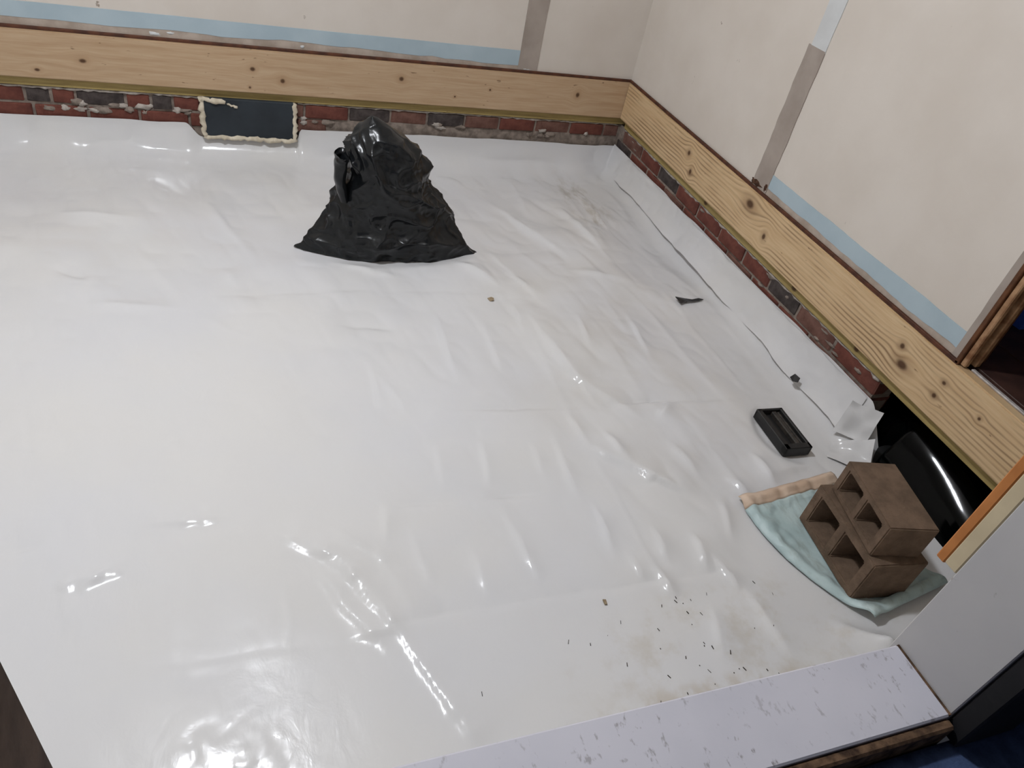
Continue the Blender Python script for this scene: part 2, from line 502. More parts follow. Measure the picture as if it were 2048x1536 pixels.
# mortar cores
for nm, par, boxes in (('mortar_bed', wall_back, [(XL, V0, BF + .007, BF + .12, -.045, .258), (V1, .15, BF + .007, BF + .12, -.045, .258), (V0, V1, BF + .007, BF + .12, -.045, .085)]),
                       ('mortar_bed', wall_right, [(BF + .007, BF + .085, -2.085, BF + .006, -.045, .258)])):
    obj(nm, box_mesh(*boxes), M['mortar'], par)
row0 = [(-2.890, -2.692, 'r'), (-2.692, -2.597, 'd'), (-2.597, -2.509, 'r'), (-2.509, -2.323, 'd'), (-2.323, -2.225, 'r'),
        (-2.225, -2.140, 'd'), (-2.140, V0, 'r'), (V1, -1.590, 'b'), (-1.590, -1.390, 'r'), (-1.390, -1.195, 'd'),
        (-1.195, -1.015, 'b'), (-1.015, -0.825, 'd'), (-0.825, -0.645, 'b'), (-0.645, -0.450, 'r'), (-0.450, -0.255, 'b'),
        (-0.255, -0.060, 'r'), (-0.060, 0.030, 'b')]
for a, b, c in row0: put_brick(wall_back, 'x', a, b, ZC[0], c, rng)
x = -2.89
while x > XL + .2:
    put_brick(wall_back, 'x', x - .2, x, ZC[0], rng.choice('rdb'), rng); x -= .2
row1 = 'rbrdrbdrbrdrdrdrbr'
for r in (1, 2):
    x = 0.030 - (0.03 if r == 1 else .12); i = 0
    put_brick(wall_back, 'x', x, .030, ZC[r], 'r', rng) if r == 2 else None
    while x > XL + .1:
        head = (r == 1 and -1.0 < x < -.35)
        L = .1 if head else .197
        a, b = x - L, x
        c = rng.choice('rrbd') if not head else ('d' if i % 2 else 'r')
        for (p, q) in ((a, min(b, V0)), (max(a, V1), b)):
            if q - p > .04: put_brick(wall_back, 'x', p, q, ZC[r], c, rng)
            if a > V1 or b < V0: break
        x -= L; i += 1
# right foundation: vertical joints read from the wall
row0 = [(-0.255, -0.03, 'b'), (-0.452, -0.255, 'r'), (-0.652, -0.452, 'd'), (-0.850, -0.652, 'r'), (-1.050, -0.850, 'r'), (-1.245, -1.050, 'r'),
        (-1.440, -1.245, 'r'), (-1.635, -1.440, 'd'), (-1.850, -1.635, 'b'), (-2.090, -1.850, 'r')]
for a, b, c in row0: put_brick(wall_right, 'y', a, b, ZC[0], c, rng)
for r, off in ((1, .1), (2, 0)):
    y = 0.0; k = 0
    bounds = [0.03] + [-.15 - .198 * k + (off - .1) for k in range(10)] + [-2.09]
    for k in range(len(bounds) - 1):
        if bounds[k] - bounds[k + 1] > .03:
            put_brick(wall_right, 'y', bounds[k + 1], bounds[k], ZC[r], 'drrbrrbrrbrr'[k % 12], rng)
# ragged pale mortar under the sill plates, smears on the bricks
def wavy_bead(axis, u0, u1, z, off, rad, seed, parent, name='mortar_bead', step=.022):
    n = int(abs(u1 - u0) / step); rg = random.Random(seed)
    pts, rr = [], []
    for i in range(n + 1):
        u = u0 + (u1 - u0) * i / n
        zz = z + rg.uniform(-.003, .003)
        pts.append((u, off, zz) if axis == 'x' else (off, u, zz)); rr.append(rad * rg.uniform(.35, 1.25))
    return obj(name, tube_mesh(pts, rr, 6), M['mortar_light'], parent)
wavy_bead('x', XL, V0 - .01, .256, BF + .004, .008, 1, wall_back)
wavy_bead('x', V1 + .01, .02, .256, BF + .004, .006, 2, wall_back)
wavy_bead('y', -.02, -2.08, .254, BF + .004, .007, 3, wall_right)
rg = random.Random(31)
for (a, b, k) in ((-2.62, -2.05, 15), (-1.60, -1.45, 4), (-1.0, -.7, 4), (-.5, -.03, 6)):
    for i in range(k):
        lump(rg.uniform(a, b), rg.uniform(.165, .205), rg.uniform(.015, .040), rg.uniform(.008, .018), .006, 'x', BF, M['mortar' if rg.random() < .6 else 'mortar_light'], 'mortar_smear', wall_back, rg.random())
for i in range(16):
    lump(-rg.uniform(.1, 2.05) if i > 6 else -rg.uniform(1.4, 2.05), rg.uniform(.185, .250), rg.uniform(.012, .035), rg.uniform(.003, .008), .003, 'y', BF, M['mortar'], 'mortar_smear', wall_right, rg.random())

# ------------------------------------------------------------------ ledgers and sill plates
kb = [(-2.453, .082, .011, 1.6), (-1.808, .103, .012, 1.2), (-1.685, .062, .013, 1.0), (-1.162, .112, .013, 1.1), (-.269, .103, .016, .8),
      (-.73, .094, .007, 1.0), (-1.822, .024, .007, 1.0), (-2.62, .034, .008, 1.6), (-.9, .05, .006, 1.0), (-3.3, .1, .014, 1.3)]
M['ledger_back'] = wood('ledger_back_wood', kb, lin(192, 166, 136), lin(180, 151, 119), lin(154, 120, 86), .30, 22, seed=1.3)
M['ledger_right'] = wood('ledger_right_wood', [(.691, .118, .014, 1.0), (.745, .055, .016, .8), (1.198, .131, .022, 1.5), (1.343, .068, .016, .8), (2.105, .118, .012, 1.0),
                         (2.138, .070, .018, 1.6), (2.285, .119, .008, 1.2), (2.282, .068, .010, 1.0), (2.43, .110, .007, 1.0)],
                         lin(210, 183, 145), lin(196, 165, 126), lin(104, 72, 44), .72, 62, seed=5.1)
M['treated'] = wood('treated_sill_wood', [(.9, .02, .012, 1.5), (1.58, .022, .014, 1.4), (1.95, .022, .013, 1.3)], lin(172, 152, 98), lin(150, 130, 80), lin(112, 94, 58), .5, 40, seed=9.0)

led_b = obj('ledger_board', box_mesh((XL, .036, 0, .036, 0, ZL1 - ZL0), bevel=.004, seg=2), M['ledger_back'])
led_b.location = (0, 0, ZL0)
tag(led_b, 'pale pine ledger board running along the back wall above the black vent', 'board', 'pine ledger boards')
led_r = obj('ledger_board', box_mesh((.001, 3.0, 0, .036, 0, ZL1 - ZL0), bevel=.004, seg=2), M['ledger_right'])
led_r.location = (0, 0, ZL0); led_r.rotation_euler = (0, 0, -math.pi / 2)
tag(led_r, 'grainy knotted pine ledger board along the right wall, ending at white jamb', 'board', 'pine ledger boards')
sp_b = obj('sill_plate', box_mesh((XL, .10, 0, .10, 0, .037), bevel=.002), M['treated'])
sp_b.location = (0, .022, .2625)
tag(sp_b, 'olive treated sill plate on the bricks under the back ledger board', 'board', 'treated sill plates')
sp_r = obj('sill_plate', box_mesh((.03, 2.99, 0, .10, 0, .037), bevel=.002), M['treated'])
sp_r.location = (.022, 0, .2625); sp_r.rotation_euler = (0, 0, -math.pi / 2)
tag(sp_r, 'olive treated sill plate on the bricks under the right ledger board', 'board', 'treated sill plates')

# ------------------------------------------------------------------ vent plug
vent = empty('vent_plug', ((V0 + V1) / 2, BF, .085))
tag(vent, 'black foam panel plugging the foundation vent, edged with cream sealant', 'vent')
hw = (V1 - V0) / 2
obj('foam_panel', box_mesh((-hw + .012, hw - .012, -.028, .05, .012, .180), bevel=.003), M['foam'], vent)
def bead(p0, p1, n, r, seed):
    rg = random.Random(seed); pts, rr = [], []
    for i in range(n + 1):
        f = i / n
        p = Vector(p0).lerp(Vector(p1), f)
        pts.append((p.x + rg.uniform(-.004, .004), p.y + rg.uniform(-.003, .003), p.z + rg.uniform(-.004, .004))); rr.append(r * rg.uniform(.7, 1.35))
    return tube_mesh(pts, rr, 8)
obj('sealant_bead', bead((-hw + .004, -.022, .178), (-hw + .010, -.026, .006), 14, .011, 5), M['sealant'], vent)
obj('sealant_bead', bead((hw - .006, -.022, .178), (hw - .006, -.026, .006), 14, .010, 6), M['sealant'], vent)
obj('sealant_bead', bead((-hw + .008, -.024, .008), (hw - .008, -.024, .004), 28, .011, 7), M['sealant'], vent)
obj('sealant_bead', bead((-hw + .01, -.026, .174), (-hw + .10, -.028, .168), 8, .010, 8), M['sealant'], vent)
obj('sealant_bead', bead((-hw + .112, -.029, .160), (-hw + .150, -.029, .148), 5, .005, 9), M['sealant'], vent)

# ------------------------------------------------------------------ white ground sheet
CREASES = [
 ([(-2.4,-2.53),(-2.14,-2.51),(-1.73,-2.52)],-.0007,.006), ([(-1.66,-2.51),(-1.52,-2.5),(-1.17,-2.51),(-.55,-2.52)],-.0046,.008), ([(-1.59,-2.15),(-1.34,-2.17)],-.003,.012),
 ([(-1.34,-2.16),(-1.12,-2.17)],-.004,.012), ([(-.92,-2.2),(-.71,-2.18)],-.003,.010), ([(-1.36,-1.8),(-.84,-1.84)],-.004,.010),
 ([(-.83,-1.84),(-.62,-1.83),(-.22,-1.86)],-.004,.012), ([(-2.47,-2.15),(-2.37,-2.14)],-.006,.014), ([(-2.19,-2.11),(-2.08,-2.13),(-2.0,-2.14)],.006,.012),
 ([(-2.05,-1.14),(-1.54,-1.12),(-.96,-1.16)],-.003,.020), ([(-2.52,-1.81),(-2.41,-1.84)],.004,.010), ([(-2.17,-1.84),(-2.05,-1.84)],.002,.012),
 ([(-1.25,-1.25),(-1.27,-1.7)],.005,.014), ([(-.94,-1.23),(-.95,-1.44)],.005,.010), ([(-.7,-1.31),(-.73,-1.55)],.005,.012),
 ([(-.47,-1.29),(-.51,-1.62)],.005,.012), ([(-1.03,-1.92),(-1.05,-2.25)],.006,.012), ([(-1.11,-1.96),(-1.12,-2.12)],.004,.010),
 ([(-1.26,-1.92),(-1.29,-2.15)],.004,.012), ([(-1.4,-1.92),(-1.42,-2.13)],.003,.012), ([(-1.28,-2.19),(-1.25,-2.48)],.005,.012),
 ([(-1.4,-2.31),(-1.39,-2.49)],.004,.012), ([(-1.01,-2.22),(-1.02,-2.43)],.006,.012), ([(-.98,-2.4),(-.97,-2.51)],.005,.010),
 ([(-.87,-2.33),(-.88,-2.48)],.006,.012), ([(-1.53,-1.52),(-1.54,-1.81)],.004,.010), ([(-1.53,-1.58),(-1.44,-1.84)],.004,.014),
 ([(-1.59,-2.13),(-1.61,-2.29)],.004,.010), ([(-1.88,-2.2),(-1.77,-2.28),(-1.71,-2.36),(-1.64,-2.5),(-1.59,-2.63),(-1.55,-2.73),(-1.51,-2.82)],.011,.016),
 ([(-1.82,-2.27),(-1.69,-2.52),(-1.62,-2.52)],.006,.014), ([(-1.76,-2.19),(-1.63,-2.32),(-1.56,-2.57)],.006,.016), ([(-.54,-1.83),(-.66,-1.94)],.005,.012),
 ([(-.54,-2.18),(-.48,-2.32)],.007,.014), ([(-.74,-2.46),(-.72,-2.6)],.006,.012), ([(-.38,-2.1),(-.38,-2.28)],.009,.020),
 ([(-.3,-.17),(-.27,-.78)],.010,.020), ([(-.93,-.82),(-.86,-1.09),(-.79,-1.21)],.010,.022), ([(-1.11,-.92),(-.93,-1.14)],.009,.024),
 ([(-.6,0.0),(-.62,-.57)],.006,.026), ([(-2.09,-.29),(-1.84,-.93)],.009,.030), ([(-2.52,-.95),(-2.39,-1.03)],-.008,.024),
 ([(-1.98,-.93),(-1.92,-1.1)],.007,.020), ([(-1.62,-.9),(-1.32,-1.05)],.008,.022), ([(-.93,-2.46),(-.91,-2.58)],.006,.012),
 ([(-.71,-2.56),(-.68,-2.81)],.007,.018), ([(-.82,-2.59),(-.88,-2.77)],.006,.018), ([(-.76,-2.37),(-.78,-2.52)],.008,.014),
 ([(-2.35,-2.25),(-2.3,-2.29)],.008,.012), ([(-2.3,-2.29),(-2.26,-2.26),(-2.2,-2.25)],.008,.012), ([(-2.33,-2.25),(-2.3,-2.42)],.005,.012),
 ([(-2.11,-2.2),(-2.1,-2.51)],.002,.010), ([(-1.86,-2.28),(-1.87,-2.53)],.002,.010), ([(-2.3,-2.24),(-2.27,-2.55)],.0015,.010),
 ([(-.91,-1.27),(-.85,-1.69),(-.68,-1.94)],.007,.022), ([(-.96,-1.98),(-.79,-2.17),(-.67,-2.27)],.008,.020), ([(-.86,-1.94),(-.83,-2.12)],.006,.014),
 ([(-1.09,-1.32),(-1.1,-1.67)],.004,.014), ([(-1.63,-1.32),(-1.4,-1.37)],-.004,.018), ([(-2.1,-1.2),(-1.87,-1.42)],.006,.030),
 ([(-.96,-1.83),(-.93,-2.02)],.006,.014), ([(-1.54,-2.22),(-1.53,-2.43)],.004,.012), ([(-.66,-2.01),(-.62,-2.19)],.008,.016),
 ([(-.6,-2.28),(-.65,-2.44)],.007,.014), ([(-.37,-2.21),(-.2,-2.19)],.012,.022), ([(-.52,-2.70),(-.42,-2.81),(-.30,-2.90)],.022,.030),
 ([(-2.45,-1.16),(-2.05,-1.22)],.007,.030), ([(-2.3,-.75),(-2.1,-1.15)],.008,.030), ([(-2.6,-.55),(-2.2,-.62)],.007,.030),
 ([(-.80,-.35),(-.55,-.95)],.008,.022), ([(-.45,-.40),(-.38,-.98)],.008,.020), ([(-.62,-1.00),(-.30,-1.12)],.007,.020),
]
XS = np.concatenate([np.linspace(XL + .01, -2.75, 60)[:-1], np.arange(-2.75, -.10, .0078), [-.10]])
YS = np.concatenate([np.arange(-2.995, -.12, .0078), [-.12]])
NF = 26
qf = np.linspace(0, 1, NF + 1)[1:]
def base_flat(nflat, nflap): return np.concatenate([np.zeros(nflat), qf])
qx = base_flat(len(XS), NF); qy = base_flat(len(YS), NF)
QX, QY = np.meshgrid(qx, qy, indexing='ij')
FX, FY = np.meshgrid(np.concatenate([XS, np.full(NF, -.10)]), np.concatenate([YS, np.full(NF, -.12)]), indexing='ij')
EX = BF - .006
X = np.where(QX > 0, EX - (.10 + EX) * (1 - QX) ** 2, FX)
Y = np.where(QY > 0, EX - (.12 + EX) * (1 - QY) ** 2, FY)
zr = 0.143 + .020 * sstep(0, -1.0, Y) + .012 * sstep(-1.2, -2.0, Y) + .004 * vnoise(Y * 9, Y * 0, 3)
zr = zr * (1 - sstep(-2.10, -2.22, Y)) + .01
zb = 0.142 + .004 * vnoise(X * 9, X * 0, 4) - .058 * sstep(-2.10, -2.035, X) * (1 - sstep(-1.630, -1.604, X))
ZX = zr * QX ** 2; ZY = zb * QY ** 2
Z = np.maximum(ZX, ZY)
# soft billows and wrinkles
H = .010 * vnoise(X * 2.6, Y * 2.2, 11) + .006 * vnoise(X * 5.5 + Y * 1.5, Y * 4.0, 12)
H += .0045 * np.abs(vnoise(X * 8 + Y * 3.0, Y * 4.5, 13)) + .0022 * np.abs(vnoise(X * 18 + Y * 4, Y * 10, 14))
H *= np.interp(Y, [-3, -2.5, -2.0, -1.2, -.5, 0], [.30, .38, .75, 1.20, 1.45, 1.4]) * np.interp(X, [-2.6, -1.6, -.9, 0], [.8, .7, 1.0, 1.1])
# right part is more wrinkled, diagonal fine folds
wr = sstep(-1.5, -.7, X) * sstep(-2.95, -2.4, Y)
H += wr * .004 * (1 - np.abs(vnoise(X * 7.0, Y * 2.2 + X * 2.0, 15))) ** 3
H += .35 * wr * .006 * np.abs(vnoise(X * 14.0 + Y * 2, Y * 5, 16))
# crinkled patch under the lamp's reflection
cp = np.exp(-(((X + 2.01) / .11) ** 2 + ((Y + 2.74) / .09) ** 2))
H += cp * (.0042 * np.abs(vnoise(X * 21 + Y * 9, Y * 17 - X * 12, 17)) + .0016 * np.abs(vnoise(X * 44 - Y * 19, Y * 37 + X * 20, 18)))
floormask = (QX == 0) & (QY == 0)
ns = 1 + .5 * vnoise(X * 7, Y * 7, 19)
for pl, A, w in CREASES:
    if abs(A) < .0095: A = A * (2.1 if pl[0][0] > -1.65 else 1.1)
    for (a, b) in zip(pl[:-1], pl[1:]):
        ax, ay = a; bx, by = b
        L2 = (bx - ax) ** 2 + (by - ay) ** 2
        x0, x1 = min(ax, bx) - 11 * w, max(ax, bx) + 11 * w
        y0, y1 = min(ay, by) - 11 * w, max(ay, by) + 11 * w
        i0, i1 = np.searchsorted(XS, [x0, x1]); j0, j1 = np.searchsorted(YS, [y0, y1])
        if i1 <= i0 or j1 <= j0: continue
        sx, sy = X[i0:i1, j0:j1], Y[i0:i1, j0:j1]
        t = ((sx - ax) * (bx - ax) + (sy - ay) * (by - ay)) / L2
        first, last = a == pl[0], b == pl[-1]
        tc = np.clip(t, 0, 1)
        wig = .004 * vnoise(sx * 16, sy * 16, 23)
        d = np.hypot(sx - ax - tc * (bx - ax) + wig, sy - ay - tc * (by - ay) + wig)
        tap = np.ones_like(t)
        if first: tap *= sstep(-.02, .45, tc)
        if last: tap *= 1 - sstep(.55, 1.02, tc)
        side = (sx - ax) * (by - ay) - (sy - ay) * (bx - ax)
        we = np.where(side > 0, w * .55, w * 2.6) if w < .025 else w
        h = A * np.exp(-np.sqrt((d / we) ** 2 + .02)) * tap * ns[i0:i1, j0:j1]
        cur = H[i0:i1, j0:j1]
        mid = 1.0 if first or len(pl) == 2 else .8
        H[i0:i1, j0:j1] = cur + h * mid
# keep the sheet flat where heavy things stand on it
for (cx, cy, rx, ry) in ((-.33, -2.51, .32, .25), (-1.34, -.72, .40, .22), (-.22, -2.05, .08, .12)):
    k = sstep(1.25, .85, np.hypot((X - cx) / rx, (Y - cy) / ry))
    H = H * (1 - k) - .002 * k
H = np.where(floormask, H, H * (1 - np.maximum(QX, QY)))
Z = Z + H
push = .012 * np.abs(vnoise(Y * 6, Z * 14, 31)) * QX * (1 - QX) * 4
X = X - push
pushy = .016 * np.abs(vnoise(X * 5, Z * 12, 32)) * QY * (1 - QY) * 4
Y = Y - pushy
near_gap = sstep(-2.10, -2.22, Y) * (QX > 0)
X = X + near_gap * .06 * QX
def sheet_z(x, y):
    i = min(np.searchsorted(XS, x), len(XS) - 1); j = min(np.searchsorted(YS, y), len(YS) - 1)
    return float(Z[i, j])
sheet = obj('plastic_sheet', grid_mesh(np.stack([X, Y, Z], -1)), M['liner'])
tag(sheet, 'large white plastic sheet covering the ground and lapping up the brick walls', 'plastic sheet')

# strip of the same film hung on the right-hand bricks, its lower edge standing off
def wall_strip():
    n, mm = 260, 12
    ys = np.linspace(-.16, -2.085, n)
    P = np.zeros((n, mm, 3))
    for j in range(mm):
        f = j / (mm - 1)
        top = .149 + .020 * sstep(0, -1.0, ys) + .012 * sstep(-1.2, -2.0, ys) + .003 * vnoise(ys * 11, ys * 0, 41)
        bot = .048 + .010 * vnoise(ys * 5, ys * 0, 42)
        P[:, j, 1] = ys
        P[:, j, 2] = top + (bot - top) * f
        P[:, j, 0] = EX - .004 - .050 * f ** 2.2 - .007 * f * vnoise(ys * 7, ys * 0 + f * 2, 43) - .004 * np.abs(vnoise(ys * 16, f * 6 + ys * 0, 44)) - .012 * f * sstep(.25, .7, vnoise(ys * 3.2, ys * 0, 45))
    return grid_mesh(P)
obj('wall_flap', wall_strip(), M['liner'], sheet)
# torn, turned-up corners of the sheet by the gap in the bricks
def flap(pts, name, seed, n=14):
    a, b, c, d = [np.array(p, float) for p in pts]
    s = np.linspace(0, 1, n)
    P = np.zeros((n, n, 3))
    for i, u in enumerate(s):
        for j, v in enumerate(s):
            p = (a * (1 - u) + b * u) * (1 - v) + (d * (1 - u) + c * u) * v
            nz = mnoise.noise(Vector((u * 2.5, v * 2.5, seed))) * .014
            P[i, j] = p + np.array((-.6, -.2, .7)) * (nz - .03 * u * (1 - u) - .02 * v * (1 - v))
    return obj(name, grid_mesh(P), M['liner'], sheet)
flap([(-.010, -2.065, .158), (-.050, -2.085, .045), (.012, -2.175, .060), (.046, -2.150, .172)], 'torn_flap', 1.7)
flap([(-.045, -2.105, .012), (-.110, -2.165, .006), (-.012, -2.262, .008), (.032, -2.185, .088)], 'torn_flap', 5.2)

# ------------------------------------------------------------------ black film in the gap
def black_sheet_mesh():
    n, mm = 120, 40
    P = np.zeros((n, mm, 3))
    us = np.linspace(0, 1, n); vs = np.linspace(0, 1, mm)
    for i, u in enumerate(us):
        y = -2.10 - .82 * u
        for j, v in enumerate(vs):
            # rounded profile rising away from the gap
            t_ = v * math.pi / 2
            x = .33 - .30 * math.sin(t_)
            z = (.29 - .17 * u) * math.cos(t_) - .004
            bx = .020 * mnoise.noise(Vector((u * 2.6, v * 1.4, 3.3))) + .005 * mnoise.noise(Vector((u * 7, v * 3, 8)))
            x += .10 * max(0, .16 - u) / .16
            P[i, j] = (x + bx, y + .012 * mnoise.noise(Vector((u * 5, v * 5, 1))), z + bx * .6)
    return grid_mesh(P)
bs = obj('black_plastic_sheet', black_sheet_mesh(), M['black_sheet'])
tag(bs, 'glossy black plastic sheet hanging in the gap under the right ledger board', 'plastic sheet')

# ------------------------------------------------------------------ black garbage bag
def ridged(q):
    return 1 - abs(mnoise.noise(q)) * 2
def bag_body():
    zs = [0, .043, .071, .136, .20, .254, .313, .367, .42, .455, .487, .515, .525]
    lf = [-.374, -.325, -.296, -.262, -.222, -.207, -.200, -.192, -.180, -.163, -.143, -.112, -.098]
    rt_ = [.376, .333, .315, .268, .206, .162, .153, .124, .085, .045, -.003, -.060, -.088]
    fr = [-.060, -.085, -.095, -.105, -.105, -.110, -.110, -.098, -.078, -.055, -.025, .012, .026]
    bk = [.200, .195, .190, .180, .170, .165, .160, .150, .130, .112, .088, .052, .034]
    nA, nZ = 240, 170
    P = np.zeros((nA + 1, nZ, 3))
    for j in range(nZ):
        f = j / (nZ - 1)
        z = .525 * f
        l, r, y0, y1 = (float(np.interp(z, zs, t_)) for t_ in (lf, rt_, fr, bk))
        cx, hw_ = (l + r) / 2, (r - l) / 2
        ym = .04
        low = float(np.interp(z, [0, .16], [1, 0]))
        for i in range(nA):
            a = 2 * math.pi * i / nA
            c, s_ = math.cos(a), math.sin(a)
            x = cx + hw_ * c
            e = 1 + .8 * low                              # pinched corners at the base
            d = (ym - y0) if s_ < 0 else (y1 - ym)
            y = ym - low * .05 + math.copysign(abs(s_) ** e, s_) * d
            nrm = Vector((c, s_, .3)).normalized()
            q = Vector((x * 7, y * 7, z * 7))
            qs = Vector((x * 5 + z * 2.2, y * 5, z * 2.6))
            k = .026 * ridged(q * .75 + Vector((mnoise.noise(q * .7) * 1.4, 0, 3))) ** 2 + .011 * ridged(q * 1.7 + Vector((3, 1, 7))) ** 3 + .003 * ridged(q * 4.3)
            k += .022 * ridged(qs * 1.5 + Vector((9, 2, 1))) ** 3 * float(np.interp(z, [0, .1, .3, .4], [.7, 1, .5, .2]))
            sw = .014 * (abs(math.sin(z * 21 + 2.2 * mnoise.noise(Vector((c * 1.6, s_ * 1.6, z * 3))) + 5.0 * x)) - .5) * float(np.interp(z, [.12, .24, .42, .5], [0, 1, 1, 0]))
            g = (k - .030 + sw) * float(np.interp(z, [0, .02, .1, .46, .525], [.55, .85, 1, .8, .2]))
            P[i, j] = (x + nrm.x * g, y + nrm.y * g, (z + nrm.z * g * .7) if j > 3 else z)
    P[nA] = P[0]
    bm = bmesh.new()
    me = grid_mesh(P); bm.from_mesh(me); bpy.data.meshes.remove(me)
    bmesh.ops.remove_doubles(bm, verts=bm.verts[:], dist=.0003)
    bd = [e for e in bm.edges if e.is_boundary]
    bmesh.ops.holes_fill(bm, edges=bd, sides=0)
    me = bm_mesh(bm)
    for p in me.polygons: p.use_smooth = True
    return me
bag = empty('garbage_bag', (-1.340, -.815, .004), math.radians(-4))
tag(bag, 'crumpled black garbage bag slumped on the white plastic sheet', 'garbage bag')
obj('bag_body', bag_body(), M['bag'], bag)
def ear(pts, r0, r1, seed):
    P = np.zeros((24, 17, 3))
    pts = [Vector(p) for p in pts]
    for i in range(24):
        f = i / 23 * (len(pts) - 1); k = min(int(f), len(pts) - 2); p = pts[k].lerp(pts[k + 1], f - k)
        for j in range(17):
            a = 2 * math.pi * j / 16
            r = (r0 + (r1 - r0) * i / 23) * (1 + .25 * mnoise.noise(Vector((i * .25, math.cos(a) * 1.2, math.sin(a) * 1.2 + seed))))
            P[i, j] = (p.x + r * .55 * math.cos(a), p.y + r * math.sin(a), p.z)
        P[i, 16] = P[i, 0]
    return grid_mesh(P)
obj('tied_loop', ear([(-.185, -.03, .220), (-.205, -.04, .30), (-.202, -.035, .375), (-.196, -.03, .402)], .032, .050, 2), M['bag'], bag)

# ------------------------------------------------------------------ concrete blocks
def block_mesh(D, L, Hh):
    w = .032 * L / .287; t = .026 * Hh / .155; mid = .030 * L / .287
    ys = [0, -w, -(L - mid) / 2, -(L + mid) / 2, -(L - w), -L]
    zs = [0, t, Hh - t, Hh]
    bm = bmesh.new()
    V = {}
    for k, x in enumerate((0, D)):
        for i, y in enumerate(ys):
            for j, z in enumerate(zs):
                yy, zz = y, z
                if k == 1 and i in (1, 2, 3, 4) and j in (1, 2):   # cores taper towards the back
                    cy = -(w + (L - mid) / 2) / 2 if i < 3 else -((L + mid) / 2 + L - w) / 2
                    yy = cy + (y - cy) * .45; zz = Hh / 2 + (z - Hh / 2) * .45
                V[k, i, j] = bm.verts.new((x, yy, zz))
    hole = lambda i, j: j == 1 and i in (1, 3)
    for k in (0, 1):
        for i in range(5):
            for j in range(3):
                if hole(i, j): continue
                bm.faces.new([V[k, i, j], V[k, i + 1, j], V[k, i + 1, j + 1], V[k, i, j + 1]])
    for i in range(5):
        for j in (0, 3): bm.faces.new([V[0, i, j], V[0, i + 1, j], V[1, i + 1, j], V[1, i, j]])
    for j in range(3):
        for i in (0, 5): bm.faces.new([V[0, i, j], V[0, i, j + 1], V[1, i, j + 1], V[1, i, j]])
    for i in (1, 3):
        for (a, b) in (((i, 1), (i + 1, 1)), ((i + 1, 1), (i + 1, 2)), ((i + 1, 2), (i, 2)), ((i, 2), (i, 1))):
            bm.faces.new([V[0, a[0], a[1]], V[0, b[0], b[1]], V[1, b[0], b[1]], V[1, a[0], a[1]]])
    bmesh.ops.recalc_face_normals(bm, faces=bm.faces[:])
    ed = [e for e in bm.edges if len(e.link_faces) == 2 and e.calc_face_angle(0) > .5]
    bmesh.ops.bevel(bm, geom=ed, offset=.0035, segments=2, affect='EDGES', clamp_overlap=True)
    me = bm_mesh(bm)
    return me
b1 = obj('concrete_block', block_mesh(.172, .285, .150), M['block'])
b1.location = (-.392, -2.390, .010); b1.rotation_euler = (0, 0, -.115)
tag(b1, 'brown hollow concrete block lying on the teal plastic, under another block', 'concrete block', 'stacked concrete blocks')
b2 = obj('concrete_block', block_mesh(.146, .238, .112), M['block'])
b2.location = (-.368, -2.408, .1605); b2.rotation_euler = (0, 0, -.215)
tag(b2, 'brown hollow concrete block on top of the other block', 'concrete block', 'stacked concrete blocks')

# ------------------------------------------------------------------ pale teal sack under the blocks
def sack():
    n, mm = 60, 60
    A, B, C, Dd = [np.array(p) for p in ((-.545, -2.285), (-.150, -2.235), (-.085, -2.690), (-.405, -2.745))]
    P = np.zeros((n, mm, 3))
    for i in range(n):
        u = i / (n - 1)
        for j in range(mm):
            v = j / (mm - 1)
            p = (A * (1 - u) + B * u) * (1 - v) + (Dd * (1 - u) + C * u) * v
            bow = -.045 * math.sin(math.pi * min(1, v * 1.05)) * (1 - u)
            edge = min(u, 1 - u, v, 1 - v)
            z = .007 + .012 * math.exp(-((u - .06) / .06) ** 2) + .030 * math.exp(-((v - .97) / .07) ** 2) + .012 * math.exp(-((v - .03) / .05) ** 2)
            off = 1 - sstep(0.0, .05, abs(edge)) 
            nz = .010 * abs(mnoise.noise(Vector((p[0] * 16, p[1] * 10, 2)))) + .006 * mnoise.noise(Vector((p[0] * 34, p[1] * 34, 5)))
            inside = 1 if (.20 < u < .82 and .16 < v < .93) else 0
            zz = z + nz * (0 if inside else 1) * (.4 if edge < .03 else 1)
            if inside: zz = .007
            zz -= .006 * off
            P[i, j] = (p[0] + bow, p[1], max(zz, .004))
    return P
SP = sack()
sack_root = empty('plastic_sack', (-.33, -2.50, .0))
tag(sack_root, 'pale teal plastic sack with a peach band, spread flat beneath the blocks', 'plastic sack')
loc = np.array((-.33, -2.50, 0))
cut = 7
sk = obj('sack_body', grid_mesh(SP[:, cut - 1:] - loc), M['teal'], sack_root)
pb = obj('peach_band', grid_mesh(SP[:, :cut] - loc), M['peach'], sack_root)
for o in (sk, pb):
    so = o.modifiers.new('thickness', 'SOLIDIFY'); so.thickness = .002; so.offset = 1

